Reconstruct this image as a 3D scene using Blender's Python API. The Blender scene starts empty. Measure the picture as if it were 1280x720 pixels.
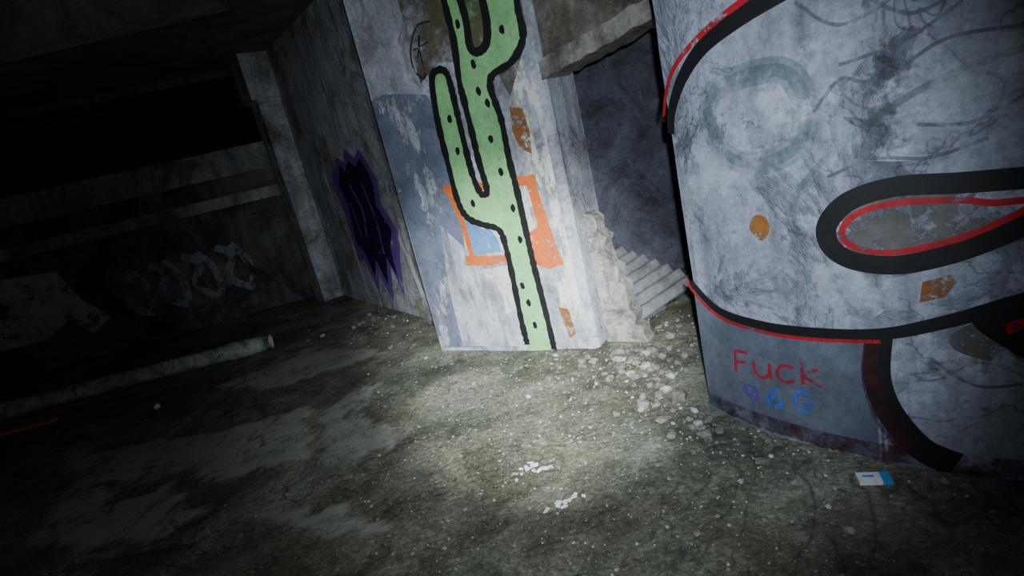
import bpy, math, random
from mathutils import Vector, Euler, noise
from mathutils.geometry import tessellate_polygon
random.seed(7)
C=bpy.context.scene.collection
H=3.3
# ------------------------------------------------------------------ materials
def nn(nt,t,**k):
    n=nt.nodes.new(t)
    for a,b in k.items(): setattr(n,a,b)
    return n
def ramp(nt,src,stops):
    r=nn(nt,'ShaderNodeValToRGB'); e=r.color_ramp.elements
    while len(e)<len(stops): e.new(.5)
    for i,(p,c) in enumerate(stops):
        e[i].position=p; e[i].color=(*c,1) if len(c)==3 else c
    nt.links.new(src,r.inputs[0]); return r.outputs[0]
def tex(nt,scale,detail=8,rough=.6,stretch=(1,1,1),off=0,dist=0):
    tc=nn(nt,'ShaderNodeTexCoord'); mp=nn(nt,'ShaderNodeMapping')
    mp.inputs['Scale'].default_value=stretch; mp.inputs['Location'].default_value=(off,off*.7,off*.3)
    nt.links.new(tc.outputs['Object'],mp.inputs[0])
    n=nn(nt,'ShaderNodeTexNoise'); n.inputs['Scale'].default_value=scale; n.inputs['Detail'].default_value=detail
    n.inputs['Roughness'].default_value=rough; n.inputs['Distortion'].default_value=dist
    nt.links.new(mp.outputs[0],n.inputs['Vector']); return n.outputs['Fac']
def mix(nt,fac,a,b,mode='MIX'):
    m=nn(nt,'ShaderNodeMix',data_type='RGBA',blend_type=mode)
    for s,v in ((m.inputs[0],fac),(m.inputs[6],a),(m.inputs[7],b)):
        if hasattr(v,'is_linked'): nt.links.new(v,s)
        else: s.default_value=v if isinstance(v,float) else ((*v,1))
    return m.outputs[2]
def base(name,rough=.85):
    m=bpy.data.materials.new(name); m.use_nodes=True; nt=m.node_tree; b=nt.nodes['Principled BSDF']
    b.inputs['Roughness'].default_value=rough; b.inputs['Specular IOR Level'].default_value=.3
    return m,nt,b
def bump(nt,b,h,strength=.5,dist=.02):
    bp=nn(nt,'ShaderNodeBump'); bp.inputs['Strength'].default_value=strength; bp.inputs['Distance'].default_value=dist
    nt.links.new(h,bp.inputs['Height']); nt.links.new(bp.outputs[0],b.inputs['Normal'])
def plaster(name,cA,cB,stain,crack=(.04,.04,.04),sc=1.5,st=(.5,.68),bs=.6,vstreak=True,off=0,rough=.85,crk=.25,grime=.6):
    m,nt,b=base(name,rough)
    c=ramp(nt,tex(nt,sc,10,.65,off=off,dist=.6),[(.32,cA),(.62,cB)])
    s=ramp(nt,tex(nt,sc*1.7,9,.7,off=off+5,dist=1.0),[(st[0],(0,0,0)),(st[1],(1,1,1))])
    c=mix(nt,s,c,stain)
    if vstreak:
        v=ramp(nt,tex(nt,9,6,.6,(1,1,.09),off=off+2),[(.45,(1,1,1)),(.7,(.5,.48,.45))])
        c=mix(nt,.85,c,v,'MULTIPLY')
    gr=ramp(nt,tex(nt,2.6,10,.75,off=off+13,dist=.3),[(.36,(.35,.34,.32)),(.56,(1,1,1))]); c=mix(nt,grime,c,gr,'MULTIPLY')
    fine=tex(nt,30,7,.75,off=off)
    c=mix(nt,.7,c,ramp(nt,fine,[(.32,(.5,.5,.5)),(.6,(1.15,1.15,1.15))]),'MULTIPLY')
    cr=tex(nt,sc*1.3,5,.55,off=off+9,dist=1.2)
    k=ramp(nt,cr,[(.49,(0,0,0)),(.5,(crk,)*3),(.51,(0,0,0))])
    c=mix(nt,k,c,crack)
    nt.links.new(c,b.inputs['Base Color'])
    hsum=nn(nt,'ShaderNodeMath',operation='MULTIPLY_ADD'); nt.links.new(fine,hsum.inputs[0]); hsum.inputs[1].default_value=.35
    nt.links.new(s,hsum.inputs[2])
    bump(nt,b,hsum.outputs[0],bs,.02); return m
def paint(name,c,wear=.3,soft=.04,sc=7,var=.35,rough=.6,stretch=(1,1,1),off=0,op=1.0):
    m,nt,b=base(name,rough)
    n=tex(nt,5,6,.6,off=off)
    col=mix(nt,var,c,ramp(nt,n,[(.35,tuple(x*.45 for x in c)),(.6,tuple(min(1,x*1.15) for x in c))]))
    col=mix(nt,.5,col,ramp(nt,tex(nt,30,7,.75),[(.32,(.5,.5,.5)),(.6,(1.15,1.15,1.15))]),'MULTIPLY')
    nt.links.new(col,b.inputs['Base Color'])
    a=ramp(nt,tex(nt,sc,10,.75,stretch,off=off+3),[(wear,(0,0,0)),(wear+soft,(op,)*3)])
    nt.links.new(a,b.inputs['Alpha'])
    return m
# ------------------------------------------------------------------ mesh builder
class B:
    def __init__(s,name,mats): s.n=name; s.v=[]; s.f=[]; s.mi=[]; s.mats=mats
    def add(s,vs,fs,mi=0):
        o=len(s.v); s.v+= [tuple(q) for q in vs]; s.f+=[tuple(i+o for i in f) for f in fs]; s.mi+=[mi]*len(fs)
    def box(s,c,d,mi=0,rot=None,jit=0):
        vs=[]
        for x in(-1,1):
            for y in(-1,1):
                for z in(-1,1):
                    q=Vector((x*d[0]/2,y*d[1]/2,z*d[2]/2))
                    if jit: q+=Vector([random.uniform(-jit,jit) for _ in range(3)])
                    if rot: q.rotate(rot)
                    vs.append(q+Vector(c))
        s.add(vs,[(0,1,3,2),(4,6,7,5),(0,4,5,1),(2,3,7,6),(0,2,6,4),(1,5,7,3)],mi)
    def prism(s,pts,z0,z1,mi=0):
        n=len(pts); vs=[(x,y,z0) for x,y in pts]+[(x,y,z1) for x,y in pts]
        s.add(vs,[tuple(range(n))[::-1],tuple(range(n,2*n))]+[(i,(i+1)%n,n+(i+1)%n,n+i) for i in range(n)],mi)
    def done(s,smooth=False,parent=None):
        me=bpy.data.meshes.new(s.n); me.from_pydata(s.v,[],s.f)
        for m in s.mats: me.materials.append(m)
        me.polygons.foreach_set('material_index',s.mi)
        if smooth: me.polygons.foreach_set('use_smooth',[True]*len(s.f))
        me.update(); o=bpy.data.objects.new(s.n,me); C.objects.link(o)
        if parent: o.parent=parent
        return o
def cat(P,closed=False,n=8):
    out=[]; N=len(P)
    rng=range(N if closed else N-1)
    for i in rng:
        g=lambda k:P[k%N] if closed else P[max(0,min(N-1,k))]
        a,b,c,d=g(i-1),g(i),g(i+1),g(i+2)
        for j in range(n):
            t=j/n
            out.append(tuple(.5*(2*b[k]+(c[k]-a[k])*t+(2*a[k]-5*b[k]+4*c[k]-d[k])*t*t+(3*b[k]-a[k]-3*c[k]+d[k])*t**3) for k in (0,1)))
    if not closed: out.append(P[-1])
    return out
class Surf:  # maps wall coordinates (s,z) to the world
    def ribbon(S,b,P,w,mi,off,closed=False,smooth=True,shift=0,n=8,rough=.0):
        Q=cat(P,closed,n) if smooth else P; N=len(Q); L=[];R=[]
        for i in range(N):
            a=Q[(i-1)%N] if closed or i>0 else Q[i]; c=Q[(i+1)%N] if closed or i<N-1 else Q[i]
            tx,tz=c[0]-a[0],c[1]-a[1]; l=math.hypot(tx,tz) or 1; nx,nz=-tz/l,tx/l
            ww=w[0]+(w[1]-w[0])*i/max(1,N-1) if isinstance(w,tuple) else w
            ww*=1+rough*random.uniform(-1,1)
            L.append(S.p(Q[i][0]+nx*(shift+ww/2),Q[i][1]+nz*(shift+ww/2),off)); R.append(S.p(Q[i][0]+nx*(shift-ww/2),Q[i][1]+nz*(shift-ww/2),off))
        m=N if closed else N-1
        b.add(L+R,[(i,(i+1)%N,N+(i+1)%N,N+i) for i in range(m)],mi)
    def fill(S,b,P,mi,off,smooth=False,n=6):
        Q=cat(P,True,n) if smooth else P
        tri=tessellate_polygon([[Vector((x,z,0)) for x,z in Q]])
        b.add([S.p(x,z,off) for x,z in Q],tri,mi)
    def scan(S,b,P,mi,off,smooth=True,step=.01):
        Q=cat(P,True,6) if smooth else P; s0=min(q[0] for q in Q); s1=max(q[0] for q in Q)
        N=max(4,int((s1-s0)/step)); prev=None
        for i in range(N+1):
            s=s0+(s1-s0)*(i+.001)/(N+.002); zs=[]
            for k in range(len(Q)):
                a,c=Q[k],Q[(k+1)%len(Q)]
                if (a[0]-s)*(c[0]-s)<0: zs.append(a[1]+(c[1]-a[1])*(s-a[0])/(c[0]-a[0]))
            zs.sort()
            if prev and len(prev[1])==len(zs):
                for j in range(0,len(zs)-1,2):
                    b.add([S.p(prev[0],prev[1][j],off),S.p(s,zs[j],off),S.p(s,zs[j+1],off),S.p(prev[0],prev[1][j+1],off)],[(0,1,2,3)],mi)
            prev=(s,zs)
    def blob(S,b,s,z,rx,rz,mi,off,n=10,j=.15):
        S.fill(b,[(s+rx*math.cos(t*6.283/n)*random.uniform(1-j,1+j),z+rz*math.sin(t*6.283/n)*random.uniform(1-j,1+j)) for t in range(n)],mi,off,True,3)
class Plane(Surf):
    def __init__(S,P0,P1):
        S.o=Vector((*P0,0)); S.d=(Vector((*P1,0))-S.o).normalized(); S.n=Vector((S.d.y,-S.d.x,0))
    def p(S,s,z,off): 
        q=S.o+S.d*s+S.n*off; return (q.x,q.y,z)
class Cyl(Surf):
    def __init__(S,x,y,R): S.x,S.y,S.R=x,y,R
    def p(S,s,z,off):
        t=s/S.R; return (S.x+(S.R+off)*math.cos(t),S.y+(S.R+off)*math.sin(t),z)
PIL=Plane((-.744,4.62),(.498,3.85)); BK=Plane((-2.63,8.22),(-1.09,5.91)); FAR=Plane((-7.03,7.38),(-3.3,8.15))
COL=Cyl(2.659,3.317,1.817); DG=math.pi/180*1.817
def A(l): return [(max(a,1976)/10*DG,z/100) for a,z in l]
def cm(l): return [(a/100,z/100) for a,z in l]
# ------------------------------------------------------------------ surfaces
m_pil=plaster('pillar_plaster',(.34,.355,.42),(.62,.64,.72),(.25,.23,.19),sc=1.8,st=(.55,.7))
m_bk=plaster('recess_plaster',(.3,.31,.36),(.55,.56,.6),(.2,.19,.17),off=11)
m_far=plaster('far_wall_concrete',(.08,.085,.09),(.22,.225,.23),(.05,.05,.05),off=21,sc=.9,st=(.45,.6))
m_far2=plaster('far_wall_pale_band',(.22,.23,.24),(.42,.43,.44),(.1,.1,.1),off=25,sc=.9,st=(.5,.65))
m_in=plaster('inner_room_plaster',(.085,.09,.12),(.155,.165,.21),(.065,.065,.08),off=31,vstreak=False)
m_lint=plaster('lintel_concrete',(.12,.105,.085),(.24,.22,.19),(.07,.06,.05),off=41)
m_lin2=plaster('lintel_edge_concrete',(.17,.16,.145),(.30,.29,.27),(.11,.10,.085),off=43)
m_ceil=plaster('ceiling_concrete',(.12,.12,.12),(.24,.24,.235),(.06,.06,.06),off=51,vstreak=False,sc=.8)
m_col=plaster('wall_right_plaster',(.29,.315,.42),(.43,.455,.58),(.24,.26,.345),sc=1.3,st=(.52,.7),off=61,bs=1.0,crk=.6,grime=.48)
m_rub=plaster('rubble_concrete',(.15,.145,.125),(.30,.29,.26),(.1,.1,.085),sc=5,vstreak=False,off=71)
m_chip=plaster('pale_chips',(.38,.38,.35),(.60,.60,.55),(.25,.25,.22),sc=9,vstreak=False,off=81,grime=.2)
m_part=plaster('broken_brick',(.28,.275,.25),(.46,.45,.41),(.16,.15,.13),sc=4,vstreak=False,off=85)

q=lambda s,o:PIL.p(s,0,o)[:2]
b=B('pillar',[m_pil]); b.prism([q(0,-.03),q(1.44,-.03),q(1.47,-.07),q(1.49,-.5),q(0.02,-.5)],-.1,H); pil=b.done()
# lintel above the doorway and the wall over it
b=B('wall_over_doorway',[m_lint,m_lin2])
N=18; lo=[(1.42+ .93*i/N, 1.95+.2*i/N+random.uniform(-.012,.012)) for i in range(N+1)]
F=lambda s,z,o:PIL.p(s,z,o)
for i in range(N):
    (s0,z0),(s1,z1)=lo[i],lo[i+1]
    b.add([F(s0,z0,-.04),F(s1,z1,-.04),F(s1,z1+.12,-.04),F(s0,z0+.12,-.04),F(s0,z0,-.42),F(s1,z1,-.42)],[(0,1,2,3),(0,4,5,1)],1)
    b.add([F(s0,z0+.12,-.04),F(s1,z1+.12,-.04),F(s1,z1+.12,-.09),F(s0,z0+.12,-.09)],[(0,1,2,3)],0)
    b.add([F(s0,z0+.12,-.09),F(s1,z1+.12,-.09),F(s1,H,-.09),F(s0,H,-.09),F(s0,z0,-.42),F(s1,z1,-.42),F(s1,H,-.42),F(s0,H,-.42)],[(0,1,2,3),(4,5,6,7)],0)
b.done()
# right wall: rounded front, straight return on the doorway side
arc=[COL.p(t*DG,0,0)[:2] for t in [197.6+ (300-197.6)*i/160 for i in range(161)]]
prof=[(1.95,5.0),(1.62,4.4),(1.36,3.75),(1.08,3.1),(.965,2.84)]+arc+[(4.4,1.3),(4.4,5.0)]
b=B('wall_right',[m_col]); K=24; n=len(prof); vs=[];fs=[]
for k in range(K+1):
    z=-.1+(H+.1)*k/K
    for i,(x,y) in enumerate(prof):
        j=.006*noise.noise(Vector((x*9,y*9,z*7))) if i in (3,4,5,6) else 0
        vs.append((x+j,y+j*.3,z))
for k in range(K):
    for i in range(n): fs.append((k*n+i,k*n+(i+1)%n,(k+1)*n+(i+1)%n,(k+1)*n+i))
b.add(vs,fs); b.done()
# recess wall + pilaster at its far end
b=B('wall_recess',[m_bk]); g=lambda s,o:BK.p(s,0,o)[:2]
b.prism([g(.1,0),g(3.82,0),g(3.82,-.2),g(.1,-.2)],-.1,H)
b.prism([g(.1,.0),g(.12,.28),g(.5,.28),g(.52,.0)],-.1,2.75); b.prism([g(.06,0),g(.06,.36),g(.56,.36),g(.56,0)],2.75,H); b.done()
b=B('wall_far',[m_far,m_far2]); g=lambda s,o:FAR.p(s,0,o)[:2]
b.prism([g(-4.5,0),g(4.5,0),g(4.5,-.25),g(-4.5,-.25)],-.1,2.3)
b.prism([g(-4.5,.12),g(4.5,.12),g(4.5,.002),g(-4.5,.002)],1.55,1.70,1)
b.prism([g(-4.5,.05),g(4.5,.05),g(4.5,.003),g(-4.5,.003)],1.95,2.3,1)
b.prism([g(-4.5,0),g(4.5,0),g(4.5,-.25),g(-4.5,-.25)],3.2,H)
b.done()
b=B('wall_left',[m_far]); b.prism([(-11.4,-3),(-11.1,-3),(-11.1,7),(-11.4,7)],-.1,H); b.done()
b=B('wall_back',[m_far]); b.prism([(-11.4,-3.3),(4.6,-3.3),(4.6,-3),(-11.4,-3)],-.1,H); b.done()
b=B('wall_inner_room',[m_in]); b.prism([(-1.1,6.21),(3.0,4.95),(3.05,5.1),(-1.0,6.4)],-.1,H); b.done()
b=B('ceiling',[m_ceil]); b.prism([(-11.4,-3.3),(4.6,-3.3),(4.6,9.2),(-11.4,9.2)],H,H+.2)
for y in (1.6,4.4): b.prism([(-11.1,y),(-1.6,y+.1),(-1.6,y+.4),(-11.1,y+.3)],H-.28,H+.01)
b.done()
# ------------------------------------------------------------------ floor
def inpoly(x,y,P):
    c=False; j=len(P)-1
    for i in range(len(P)):
        if (P[i][1]>y)!=(P[j][1]>y) and x<(P[j][0]-P[i][0])*(y-P[i][1])/(P[j][1]-P[i][1])+P[i][0]: c=not c
        j=i
    return c
patches=[[(-2.79,4.11),(-1.79,4.02),(-1.60,3.60),(-1.60,3.30),(-1.81,3.23),(-2.27,3.32)],
 [(-1.60,3.97),(-1.22,4.30),(-1.30,3.80),(-1.2,3.55),(-.95,3.35),(-.95,3.09),(-1.42,3.16),(-1.52,3.5)],
 [(-1.64,2.77),(-.90,2.51),(-.84,2.36),(-1.31,2.40)],[(-3.3,3.6),(-2.4,3.2),(-2.0,2.9),(-2.3,2.7),(-3.3,3.0)],[(-2.2,5.6),(-1.5,5.2),(-1.3,4.9),(-2.2,4.7),(-3,5.1)],
 [(-3.9,4.3),(-2.9,4.1),(-2.4,3.9),(-2.4,3.5),(-3.3,3.6)]]
def fh(x,y):
    z=.014*noise.noise(Vector((x*1.6,y*1.6,0)))+.006*noise.noise(Vector((x*6,y*6,3)))
    z+=.03*math.exp(-(((x-.1)/.7)**2+((y-3.95)/.15)**2))
    return z
x0,x1,y0,y1,st=-11.1,4.4,-3,9.0,.045
nx=int((x1-x0)/st);ny=int((y1-y0)/st)
vs=[];du=[]
for j in range(ny+1):
    y=y0+(y1-y0)*j/ny
    for i in range(nx+1):
        x=x0+(x1-x0)*i/nx
        wx=x+.14*noise.noise(Vector((x*3,y*3,7)))+.07*noise.noise(Vector((x*9,y*9,5))); wy=y+.14*noise.noise(Vector((x*3,y*3,17)))+.07*noise.noise(Vector((x*9,y*9,15)))
        d_=1.0 if (-4<x<-.7 and 2.2<y<5.8 and any(inpoly(wx,wy,P) for P in patches)) else 0.0
        vs.append((x,y,fh(x,y)+.008*d_)); du.append(d_)
m_floor,nt,bs=base('dirt_floor',.7)
c=ramp(nt,tex(nt,1.1,10,.7,dist=.5),[(.3,(.085,.092,.07)),(.46,(.185,.19,.145)),(.64,(.36,.365,.30))])
gm=ramp(nt,tex(nt,3.2,10,.75,off=14,dist=.8),[(.36,(.36,.37,.34)),(.5,(.85,.85,.83)),(.62,(1.25,1.25,1.25))]); c=mix(nt,.9,c,gm,'MULTIPLY')
bw=ramp(nt,tex(nt,.8,5,.6,off=33),[(.48,(1,1,1)),(.64,(1.0,.89,.78))]); c=mix(nt,.7,c,bw,'MULTIPLY')
grit=ramp(nt,tex(nt,38,8,.8),[(.36,(.38,.38,.36)),(.5,(1,1,1)),(.65,(1.9,1.9,1.85))])
c=mix(nt,.85,c,grit,'MULTIPLY')
sp=ramp(nt,tex(nt,90,3,.6,off=4),[(.67,(0,0,0)),(.71,(1,1,1))]); c=mix(nt,sp,c,(.72,.72,.66))
at=nn(nt,'ShaderNodeAttribute',attribute_name='dust')
ds=nn(nt,'ShaderNodeMath',operation='MULTIPLY'); nt.links.new(at.outputs['Fac'],ds.inputs[0])
nt.links.new(ramp(nt,tex(nt,6,9,.75,off=8),[(.36,(.15,.15,.15)),(.5,(.9,.9,.9))]),ds.inputs[1])
c=mix(nt,ds.outputs[0],c,(.45,.46,.41))
crk=ramp(nt,tex(nt,.9,4,.6,off=44,dist=.4),[(.494,(0,0,0)),(.5,(.7,.7,.7)),(.506,(0,0,0))]); c=mix(nt,crk,c,(.05,.05,.04))
nt.links.new(c,bs.inputs['Base Color'])
rr=ramp(nt,tex(nt,1.7,6,.6,off=2),[(.38,(.28,.28,.28)),(.55,(.85,.85,.85))]); nt.links.new(rr,bs.inputs['Roughness'])
bump(nt,bs,tex(nt,28,9,.75),.9,.03)
b=B('floor',[m_floor]); b.add(vs,[(j*(nx+1)+i,j*(nx+1)+i+1,(j+1)*(nx+1)+i+1,(j+1)*(nx+1)+i) for j in range(ny) for i in range(nx)])
fo=b.done(True); at=fo.data.attributes.new('dust','FLOAT','POINT'); at.data.foreach_set('value',du)
# ------------------------------------------------------------------ graffiti on the pillar
k_black=paint('black_spray',(.012,.012,.014),.27,.05,9)
k_green=paint('green_spray',(.28,.57,.25),.27,.04,8,.3)
k_orange=paint('orange_spray',(.62,.14,.03),.39,.05,8)
k_rust=paint('rust_stain',(.30,.12,.03),.42,.1,10)
k_gray=paint('blue_grey_dado',(.165,.185,.265),.41,.07,5,.5,stretch=(1,1,.4))
k_white=paint('white_limewash',(.66,.66,.63),.46,.06,6,.3,stretch=(1,1,.4))
k_lower=paint('pale_blue_limewash',(.47,.50,.57),.40,.12,5,.6,stretch=(1,1,.25))
k_blue=paint('blue_spray',(.12,.28,.55),.38,.08,9)
k_brown=paint('brown_stain',(.13,.105,.065),.38,.2,3)
k_scrib=paint('grey_spray',(.03,.03,.035),.4,.1,14)
k_navy=paint('navy_spray',(.015,.01,.045),.33,.1,7)
b=B('pillar_paint_dado',[k_gray,k_white,k_brown,k_lower])
PIL.fill(b,cm([(0,214),(12,216),(36,211),(52,207),(60,190),(57,130),(52,90),(50,40),(44,3),(1,3)]),0,-.028)
PIL.fill(b,cm([(125,204),(139,200),(140,120),(139,6),(122,2),(126,71),(118,110),(120,142)]),1,-.027,True)
PIL.fill(b,cm([(34,110),(60,80),(98,76),(102,40),(98,4),(24,4),(26,60)]),3,-.0272)
PIL.fill(b,cm([(50,70),(96,72),(96,40),(70,30),(52,44)]),1,-.0268)
PIL.fill(b,cm([(48,325),(142,325),(142,225),(120,190),(112,215),(70,225),(50,215)]),2,-.026)
b.done()
cact=[(876,2806),(867,2611),(868,2356),(836,2100),(836,1963),(839,1739),(838,1521),(849,1312),(793,1290),(759,1422),(753,1641),(755,1881),(757,2091),(741,2177),(679,2203),(612,2153),(572,1879),(567,1586),(569,1280),(615,1136),(728,1065),(869,1004),(895,864),(892,608),(879,276),(882,55),(840,12),(1110,12),(1111,67),(1109,268),(1102,529),(1095,751),(1095,997),(1096,1263),(1089,1494),(1097,1770),(1070,1980),(1107,2066),(1270,2113),(1384,2227),(1398,2394),(1392,2640),(1300,2760),(1100,2790)]
cact=[(min(a,1392)/1000,z/1000) for a,z in cact]
gap=[(1.0,2.68),(1.0,2.45),(.985,2.28),(1.04,2.235),(1.12,2.28),(1.155,2.45),(1.13,2.68)]
b=B('cactus_graffiti',[k_green,k_black,k_brown])
PIL.fill(b,cact,0,-.022,True)
PIL.fill(b,gap,2,-.020,True)
i0=27; PIL.ribbon(b,cact[i0:]+cact[:i0-1],.052,1,-.018,rough=.18)
PIL.ribbon(b,gap,.06,1,-.0175,True,rough=.1)
for s,z in [(93,244),(98,217),(97,199),(102,190),(98,166),(100,142),(103,115),(103,91),(68,186),(68,163),(70,123),(98,41),(99,22),(125,232),(122,255),(96,55)]:
    PIL.blob(b,s/100,z/100,.02,.03,1,-.017)
b.done()
b=B('orange_tag_graffiti',[k_blue,k_orange,k_rust,k_white])
PIL.fill(b,cm([(52,132),(84,130),(86,85),(62,88)]),3,-.0265); PIL.fill(b,cm([(53,132),(66,131),(84,92),(84,83),(60,83)]),0,-.0258)
PIL.ribbon(b,cm([(46,137),(84,134)]),.06,1,-.025,smooth=False); PIL.ribbon(b,cm([(50,138),(56,110),(57,78)]),.05,1,-.0245,smooth=False)
PIL.ribbon(b,cm([(50,79),(90,76)]),.08,1,-.024,smooth=False)
PIL.fill(b,cm([(105,134),(120,134),(124,96),(124,74),(108,76)]),3,-.0255)
PIL.ribbon(b,cm([(104,134),(126,132)]),.07,1,-.025,smooth=False); PIL.ribbon(b,cm([(121,136),(124,100),(128,68)]),(.07,.11),1,-.0245,smooth=False)
PIL.fill(b,cm([(104,92),(122,100),(134,70),(122,66),(108,72)]),1,-.0242)
PIL.fill(b,cm([(118,184),(127,181),(129,166),(127,150),(119,156),(116,168)]),2,-.024)
PIL.fill(b,cm([(122,36),(130,34),(132,14),(126,10)]),2,-.024)
b.done()
b=B('round_scribble_graffiti',[k_scrib])
PIL.ribbon(b,cm([(72,252),(60,252),(50,240),(48,226),(54,218),(57,222),(57,236),(60,246),(54,232)]),.014,0,-.018)
PIL.ribbon(b,cm([(52,238),(66,240)]),.012,0,-.018); b.done()
k_vio=paint('violet_spray',(.15,.08,.36),.38,.1,6)
b=B('dark_mural_graffiti',[k_navy,k_white,paint('yellow_spray',(.4,.37,.08),.48,.1),k_vio])
BK.fill(b,cm([(145,155),(165,172),(185,184),(200,176),(215,190),(235,178),(255,186),(278,152),(270,125),(295,95),(276,60),(262,20),(248,55),(225,10),(205,45),(190,15),(172,60),(150,50),(158,110)]),3,.003)
BK.fill(b,cm([(165,150),(185,174),(200,166),(215,176),(232,168),(249,176),(262,160),(265,148),(256,125),(278,97),(262,78),(258,45),(243,66),(225,32),(210,62),(192,38),(182,70),(165,80),(176,130)]),0,.004)
BK.ribbon(b,cm([(128,170),(132,120),(148,90),(155,30)]),.06,1,.005); BK.ribbon(b,cm([(285,110),(302,60),(310,20)]),.09,1,.005)
BK.ribbon(b,cm([(200,150),(215,120),(205,90)]),.06,3,.006); BK.ribbon(b,cm([(235,150),(245,110),(240,70)]),.05,3,.006); BK.ribbon(b,cm([(185,130),(190,90)]),.04,3,.006)
BK.fill(b,cm([(285,20),(330,30),(345,5),(290,4)]),2,.005); b.done()
b=B('faded_wall_graffiti',[paint('pale_spray',(.6,.61,.61),.4,.1,4),paint('dim_spray',(.30,.32,.36),.42,.1,4)])
FAR.fill(b,cm([(10,125),(56,133),(119,126),(135,80),(158,50),(130,32),(110,60),(75,41),(17,42),(30,80)]),0,.004)
FAR.fill(b,cm([(-60,120),(-10,110),(0,60),(-70,50)]),0,.004)
for s in range(4):
    t=1.8+s*.45; FAR.ribbon(b,[(t,1.05),(t+.18,.9),(t+.05,.6),(t+.3,.4),(t+.35,.75),(t+.2,1.05)],.10,1,.004)
b.done()
# ------------------------------------------------------------------ graffiti on the right wall
k_red=paint('red_spray',(.42,.015,.025),.38,.1,10)
k_dred=paint('faded_red_spray',(.07,.02,.025),.40,.2,8,op=.8)
k_slate=paint('slate_paint',(.12,.135,.19),.33,.05,4,.5)
k_tag=paint('thin_red_spray',(.36,.02,.04),.38,.12,16)
k_purp=paint('purple_spray',(.13,.05,.38),.38,.12,16); k_bl=paint('blue_tag_spray',(.05,.14,.6),.36,.12,16)
k_teal=paint('faded_teal_spray',(.10,.175,.18),.38,.3,4,op=.42)
k_gs=paint('grey_scribble',(.13,.13,.17),.40,.15,6,op=.6)
k_flake=paint('flaked_plaster',(.13,.125,.13),.46,.04,4,.6)
k_patch=paint('white_patch',(.50,.53,.63),.50,.08,2.6,.4,op=.75)
b=B('bubble_letter_graffiti',[k_black,k_red,k_slate,k_dred,k_teal,k_gs,k_flake,k_rust,k_patch])
c2=A([(1976,74),(1981,71),(2030,61),(2102,58),(2171,58),(2256,60),(2321,66),(2371,72),(2404,76),(2500,92)])
dado=c2[0:6]+A([(2251,41),(2263,25),(2294,10),(2300,1),(1976,1)])
COL.scan(b,dado,2,.0028,False)
COL.scan(b,A([(1976,9),(2700,9),(2700,0),(1976,0)]),3,.0031,False)
COL.scan(b,A([(2210,106),(2240,113),(2290,115),(2370,112),(2360,97),(2280,90),(2225,92)]),6,.0027)
COL.scan(b,A([(2290,112),(2312,112),(2318,97),(2296,94)]),8,.0029,False)
for (a,z,r) in [(2400,58,.16),(2430,190,.2)]:
    s=a/10*DG; COL.scan(b,[(s+r*1.5*math.cos(t*.7854),z/100+r*.7*math.sin(t*.7854)*random.uniform(.7,1.2)) for t in range(8)],6,.0024)
for (a,z,rx,rz) in [(2330,162,.7,.35),(2180,90,.35,.3),(2370,30,.25,.25),(2080,115,.28,.4)]:
    s=a/10*DG; COL.scan(b,[(s+rx*math.cos(t*.7854),z/100+rz*math.sin(t*.7854)) for t in range(8)],8,.0023)
COL.ribbon(b,A([(1977,150),(1985,160),(2015,173),(2061,184),(2122,191),(2187,196),(2280,202)]),(.05,.085),0,.004)
COL.ribbon(b,A([(1977,155),(1990,166),(2015,176),(2061,184),(2122,191),(2187,196),(2280,202)]),(.022,.03),1,.005,shift=.045)
COL.ribbon(b,c2,(.04,.06),0,.004)
COL.ribbon(b,c2[0:6],(.02,.016),1,.005,shift=-.032)
lo_=A([(2440,116),(2401,117),(2337,118),(2279,119),(2232,115),(2206,106),(2208,97),(2232,91),(2276,89),(2322,92),(2363,97),(2402,103),(2440,108)])
COL.ribbon(b,lo_,(.075,.075),0,.004); COL.ribbon(b,A([(2430,112),(2550,118)]),.17,0,.0041)
COL.ribbon(b,A([(2399,109),(2363,110),(2336,112),(2279,113),(2240,110),(2222,103),(2233,97),(2269,94),(2322,97),(2363,102)]),.024,1,.006,True)
COL.ribbon(b,A([(2256,60),(2251,41),(2263,25),(2294,10),(2330,4)]),(.09,.12),0,.0035)
COL.ribbon(b,A([(2248,58),(2243,41),(2255,22),(2284,8)]),(.05,.08),3,.005)
COL.scan(b,A([(2346,66),(2371,70),(2404,76),(2480,85),(2480,50),(2406,50),(2375,56)]),0,.0036)
COL.ribbon(b,A([(2375,63),(2410,68),(2470,72)]),.04,1,.006)
ring=A([(2136,169),(2075,166),(2055,154),(2080,138),(2128,133),(2180,139),(2190,154),(2175,166)])
COL.ribbon(b,ring,.05,4,.003,True); COL.ribbon(b,ring,.10,4,.0033,True)
COL.ribbon(b,A([(2164,110),(2177,121),(2217,134),(2282,148),(2337,155),(2387,158)]),.025,4,.0032)
for P in ([(2260,185),(2300,176),(2360,180),(2420,172)],[(2230,165),(2290,168),(2340,176)],[(2300,140),(2350,138),(2400,146)],[(2190,190),(2240,178),(2330,190)],[(2290,160),(2330,166),(2400,164)],[(2310,50),(2350,40),(2400,42)],[(2200,150),(2230,160),(2260,158),(2300,172)],[(2210,125),(2260,130),(2310,128),(2360,132)]):
    COL.ribbon(b,A(P),.013,5,.0034)
COL.scan(b,A([(2103,104),(2108,109),(2118,111),(2131,109),(2133,104),(2120,99)]),7,.005)
COL.scan(b,A([(2299,82),(2329,85),(2333,82),(2322,76),(2298,74)]),7,.005,False)
b.done()
b=B('lettering_graffiti',[k_tag,k_purp,k_bl])
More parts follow.
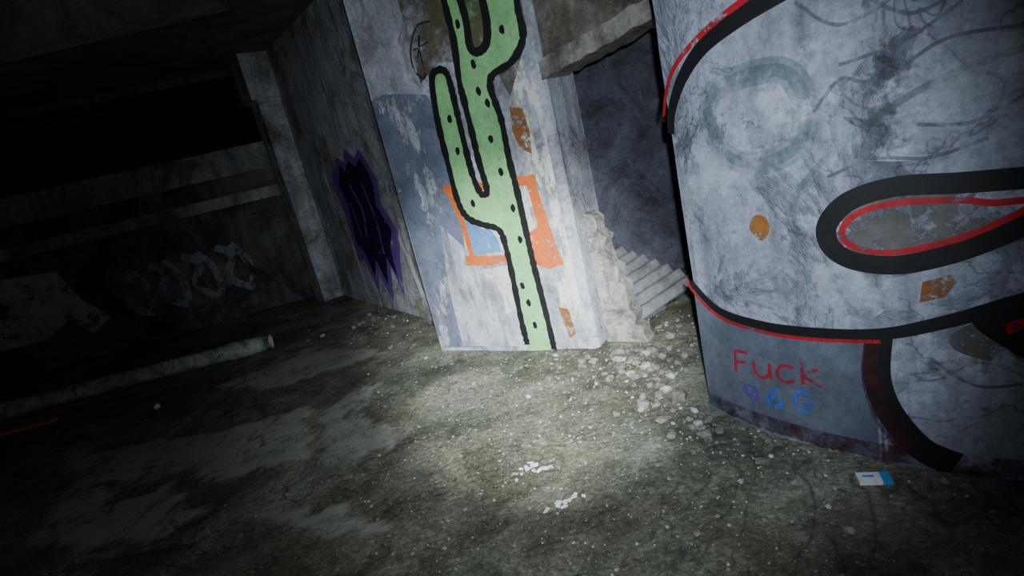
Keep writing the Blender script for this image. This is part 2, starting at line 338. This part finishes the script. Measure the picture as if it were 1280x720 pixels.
def word(st,a0,a1,zb,zt,sl,w,cols):
    for i,L in enumerate(st):
        for s_ in L[1]:
            P=[((a0+(a1-a0)*(L[0]+u*.20))*DG, zb+(zt-zb)*v+sl*(L[0]+u*.2)) for u,v in s_]
            COL.ribbon(b,P,w,cols[i],.006,smooth=len(P)>3)
word([(0,[[(.1,1),(0,0)],[(.1,1),(1,1)],[(.05,.5),(.8,.55)]]),(.26,[[(0,.7),(.05,.2),(.5,0),(.9,.2),(1,.7)],[(1,.7),(1,0)]]),(.53,[[(1,.65),(.4,.7),(.05,.35),(.4,0),(1,.1)]]),(.80,[[(.1,1),(.1,0)],[(.9,.7),(.1,.4)],[(.1,.4),(1,0)]])],204.9,218.3,.29,.41,.03,.016,[0]*4)
word([(0,[[(1,.9),(.4,1),(0,.7),(.4,.45),(1,.8),(1,.3),(.6,0)]]),(.36,[[(.9,1),(.3,.8),(0,.3),(.5,0),(1,.25),(.6,.5),(.1,.4)]]),(.72,[[(1,.8),(.5,1),(.1,.6),(.2,.1),(.8,0),(1,.35),(.5,.45)]])],206,217.5,.13,.23,.06,.016,[1,2,2])
b.done()
# ------------------------------------------------------------------ objects in / behind the doorway
b=B('broken_partition',[m_part])
prof=[(1.50,-.02),(1.82,-.02),(1.80,.06),(1.78,.12),(1.74,.14),(1.75,.22),(1.71,.26),(1.71,.32),(1.72,.45),(1.67,.48),(1.68,.58),(1.64,.62),(1.62,.76),(1.64,.82),(1.58,.87),(1.585,.96),(1.55,1.0),(1.50,1.01)]
prof=[(s+(random.uniform(-.008,.008) if 0<i<16 else 0),z) for i,(s,z) in enumerate(prof)]
fr=[PIL.p(s,z,-.16) for s,z in prof]; bk=[PIL.p(s+.02,z,-.28) for s,z in prof]; n=len(prof)
tri=tessellate_polygon([[Vector((s,z,0)) for s,z in prof]])
b.add(fr+bk,list(tri)+[tuple(i+n for i in t) for t in tri]+[(i,(i+1)%n,n+(i+1)%n,n+i) for i in range(n)]); b.done()
m_cor,nt,bs=base('corrugated_asbestos',.8); nt.links.new(ramp(nt,tex(nt,6,10,.75),[(.35,(.10,.10,.11)),(.65,(.28,.275,.295))]),bs.inputs['Base Color']); bump(nt,bs,tex(nt,40),.5,.01)
b=B('corrugated_sheet',[m_cor]); nu,nv=14,100; vs=[]
ro=Euler((math.radians(13),math.radians(-9),math.radians(26)))
for t in (0,.012):
    for i in range(nu+1):
        for j in range(nv+1):
            x=-.38+.70*i/nu; y=-.16+.98*j/nv+.05*noise.noise(Vector((i*.6,0,2)))*(1 if j==0 else 0)
            qv=Vector((x,y,.024*math.cos(j/nv*7*6.283)-t)); qv.rotate(ro); qv+=Vector((1.20,4.33,.16))
            xm=.93+(qv.y-2.77)*.413-.06
            if qv.x>xm: qv.x=xm
            vs.append(qv)
W=nv+1; M=(nu+1)*W; fs=[]
for t in(0,1):
    for i in range(nu):
        for j in range(nv): fs.append(tuple(t*M+k for k in (i*W+j,(i+1)*W+j,(i+1)*W+j+1,i*W+j+1)))
b.add(vs,fs); b.done(True)
# ------------------------------------------------------------------ rubble
import bmesh
bm=bmesh.new(); bmesh.ops.create_icosphere(bm,subdivisions=1,radius=1); IV=[v.co.copy() for v in bm.verts]; IF=[tuple(v.index for v in f.verts) for f in bm.faces]; bm.free()
def rock(b,x,y,r,mi,flat=.6,zz=0):
    e=Euler([random.uniform(0,6.28) for _ in range(3)]); ez=Euler((0,0,random.uniform(0,6.28)))
    sc=Vector((1,random.uniform(.55,1),1)); vs=[]
    for v in IV:
        w=v.copy(); w.rotate(e); w=Vector((round(w.x*1.6)/1.6*.5+w.x*.5,w.y,w.z))*random.uniform(.75,1.1); w=Vector((w.x*sc.x,w.y*sc.y,w.z*flat)); w.rotate(ez); vs.append(w*r)
    mz=min(v.z for v in vs); o=Vector((x,y,fh(x,y)-mz-r*.15+zz)); b.add([v+o for v in vs],IF,mi)
def okpos(x,y,r=0):
    if math.hypot(x-COL.x,y-COL.y)<COL.R+r+.01 and y<3.2: return False
    if y>2.7 and x>.93+(y-2.77)*.413-r-.02: return False
    if 1.18<x<1.36 and 1.87<y<1.99: return False
    d=Vector((x,y,0))-PIL.o; s=d.dot(PIL.d); o=d.dot(PIL.n)
    if -.05<s<1.52+r and -.55<o<r+.0: return False
    if 1.4<s<1.9+r and -.33-r<o<-.14+r: return False
    e=Vector((x,y,0))-BK.o
    if e.dot(BK.n)<r and 0<e.dot(BK.d)<3.9: return False
    if y>5.4: 
        if y>5.85-.307*(x+.0)-.1 and x>-1: return False
    if 5.25<y<6.2 and x<-2.6: return False
    return True
b=B('rubble_debris',[m_rub,m_chip])
def scat(n,cx,cy,sx,sy,r0,r1,mi=None):
    for k in range(n):
        x=random.gauss(cx,sx); y=random.gauss(cy,sy); r=r0+(r1-r0)*random.random()**2.5
        if okpos(x,y,r): rock(b,x,y,r,random.choice((0,0,0,0,1)) if mi is None else mi)
scat(240,.72,3.55,.22,.42,.008,.06); scat(50,.95,3.9,.2,.15,.015,.05,0)
scat(150,.2,3.72,.5,.2,.006,.03); scat(130,.8,2.7,.12,.35,.006,.04); scat(90,1.25,1.9,.35,.16,.006,.03)
scat(50,-.5,4.5,.4,.25,.006,.025); scat(60,-1.5,5.9,.4,.4,.01,.05); scat(40,-.05,6,.6,.3,.01,.03)
for x,y,r in [(.80,2.93,.085),(.76,3.14,.065),(.79,2.50,.055),(.60,3.5,.05),(1.0,2.02,.045),(.68,3.32,.05),(1.02,1.70,.03),(.66,2.9,.035),(.93,2.2,.045),(1.1,1.88,.045)]: rock(b,x,y,r,0,.5)
def chip(x,y,r,mi):
    z=fh(x,y)+.001; a=random.uniform(0,6.28); t=[(x+r*random.uniform(.5,1.1)*math.cos(a+k*1.57),y+r*random.uniform(.5,1.1)*math.sin(a+k*1.57)) for k in range(4)]
    h=r*random.uniform(.2,.7)
    b.add([(px,py,z-.003) for px,py in t]+[(x+(px-x)*.7,y+(py-y)*.7,z+h*random.uniform(.6,1)) for px,py in t],[(4,5,6,7),(0,1,5,4),(1,2,6,5),(2,3,7,6),(3,0,4,7)],mi)
for _ in range(4800):
    if random.random()<.7: x=random.gauss(.3,.85); y=random.gauss(2.8,.9)
    else: x=random.uniform(-4.5,2); y=random.uniform(.6,6.5)
    if okpos(x,y,.01): chip(x,y,.003+.010*random.random()**4,random.choice((0,1,1)))
b.done()
b=B('white_fragments',[paint('white_plastic',(.85,.87,.9),0,.01)])
for cx,cy,n,s in ((-.10,2.57,12,.05),(-.03,2.27,4,.03),(.06,2.24,7,.05)):
    for _ in range(n):
        x=random.gauss(cx,s);y=random.gauss(cy,s*.6); z=fh(x,y); r=random.uniform(.008,.022)
        b.box((x,y,z+.008),(r*1.8,r,.004),0,Euler((random.uniform(-.3,.3),random.uniform(-.3,.3),random.uniform(0,3))),.003)
b.done()
# ------------------------------------------------------------------ litter
m_box=paint('white_card',(.8,.82,.85),0,.01,var=.1); m_bb=paint('blue_card',(.05,.3,.75),0,.01,var=.1)
z=fh(1.28,1.93)
b=B('cigarette_packet',[m_box,m_bb]); r=Euler((.03,.02,-.3)); c0=Vector((1.26,1.93,z+.014))
b.box(c0,(.10,.06,.018),0,r); dv=Vector((.052,0,0)); dv.rotate(r); b.box(c0+dv,(.035,.0605,.0182),1,r)
dv=Vector((-.01,.005,.0095)); dv.rotate(r); b.box(c0+dv,(.04,.012,.001),1,r); b.done()
m_st=plaster('pipe_dirty_paint',(.45,.52,.42),(.72,.78,.66),(.2,.22,.16),sc=3,off=91,st=(.5,.65),grime=.4)
m_wd=plaster('old_wood',(.22,.2,.17),(.4,.38,.33),(.12,.12,.1),sc=4,off=93)
m_org=paint('orange_plank_paint',(.75,.25,.07),0,.01)
b=B('fallen_pipe',[m_st]); P0,P1=Vector((-2.72,5.95,0)),Vector((-8.2,5.50,0)); NN=40; K=18; vs=[];fs=[]
d=(P1-P0).normalized(); nrm=Vector((-d.y,d.x,0))
for R_ in (.085,.07):
    for i in range(NN+1):
        c_=P0.lerp(P1,i/NN); rr_=R_*(1.15 if i in (2,3,20,21) and R_==.085 else 1)
        for k in range(K): vs.append(c_+nrm*rr_*math.cos(k*2*math.pi/K)+Vector((0,0,.088+rr_*math.sin(k*2*math.pi/K))))
M=(NN+1)*K
for t in(0,1):
    for i in range(NN):
        for k in range(K): fs.append(tuple(t*M+q_ for q_ in(i*K+k,i*K+(k+1)%K,(i+1)*K+(k+1)%K,(i+1)*K+k)))
for e in(0,NN*K):
    for k in range(K): fs.append((e+k,e+(k+1)%K,M+e+(k+1)%K,M+e+k))
b.add(vs,fs); b.done(True)
b=B('wooden_plank',[m_org]); b.box((-4.9,5.2,fh(-4.9,5.2)+.02),(.5,.09,.03),0,Euler((0,0,.1)),.004); b.done()
b=B('crushed_can',[m_box]); rock(b,-3.45,4.91,.045,0,.7); b.done()
b=B('broken_lath',[m_wd]); b.box((-2.3,2.665,fh(-2.3,2.665)+.016),(.72,.03,.02),0,Euler((0,.01,-.07)),.003); b.box((-1.97,2.68,fh(-1.97,2.68)+.025),(.12,.07,.03),0,Euler((0,.1,.4)),.008); b.done()
# ------------------------------------------------------------------ camera and light
cam=bpy.data.cameras.new('camera'); cam.lens=19.6875; cam.sensor_width=36; cam.clip_start=.02
co=bpy.data.objects.new('camera',cam); C.objects.link(co); co.location=(0,0,1.7); co.rotation_euler=(1.29238,.22489,-.06366)
bpy.context.scene.camera=co
def spot(name,loc,tgt,e,size,blend,col,rad=.02):
    l=bpy.data.lights.new(name,'SPOT'); l.energy=e; l.spot_size=math.radians(size); l.spot_blend=blend; l.color=col; l.shadow_soft_size=rad
    o=bpy.data.objects.new(name,l); C.objects.link(o); o.location=loc; o.rotation_euler=(Vector(tgt)-Vector(loc)).to_track_quat('-Z','Y').to_euler()
spot('flashlight',(.06,-.05,1.78),(.35,3.7,.85),470,80,1.0,(.82,.93,1.0))
spot('flashlight_hotspot',(.06,-.05,1.78),(.06,3.7,.36),2300,38,1.0,(.90,.985,.98))
spot('flashlight_spill',(.06,-.05,1.78),(-1.2,3.7,.9),42,150,1.0,(.86,.95,1.0))
w=bpy.data.worlds.new('night'); bpy.context.scene.world=w; w.use_nodes=True
w.node_tree.nodes['Background'].inputs[0].default_value=(.5,.6,.8,1); w.node_tree.nodes['Background'].inputs[1].default_value=.002
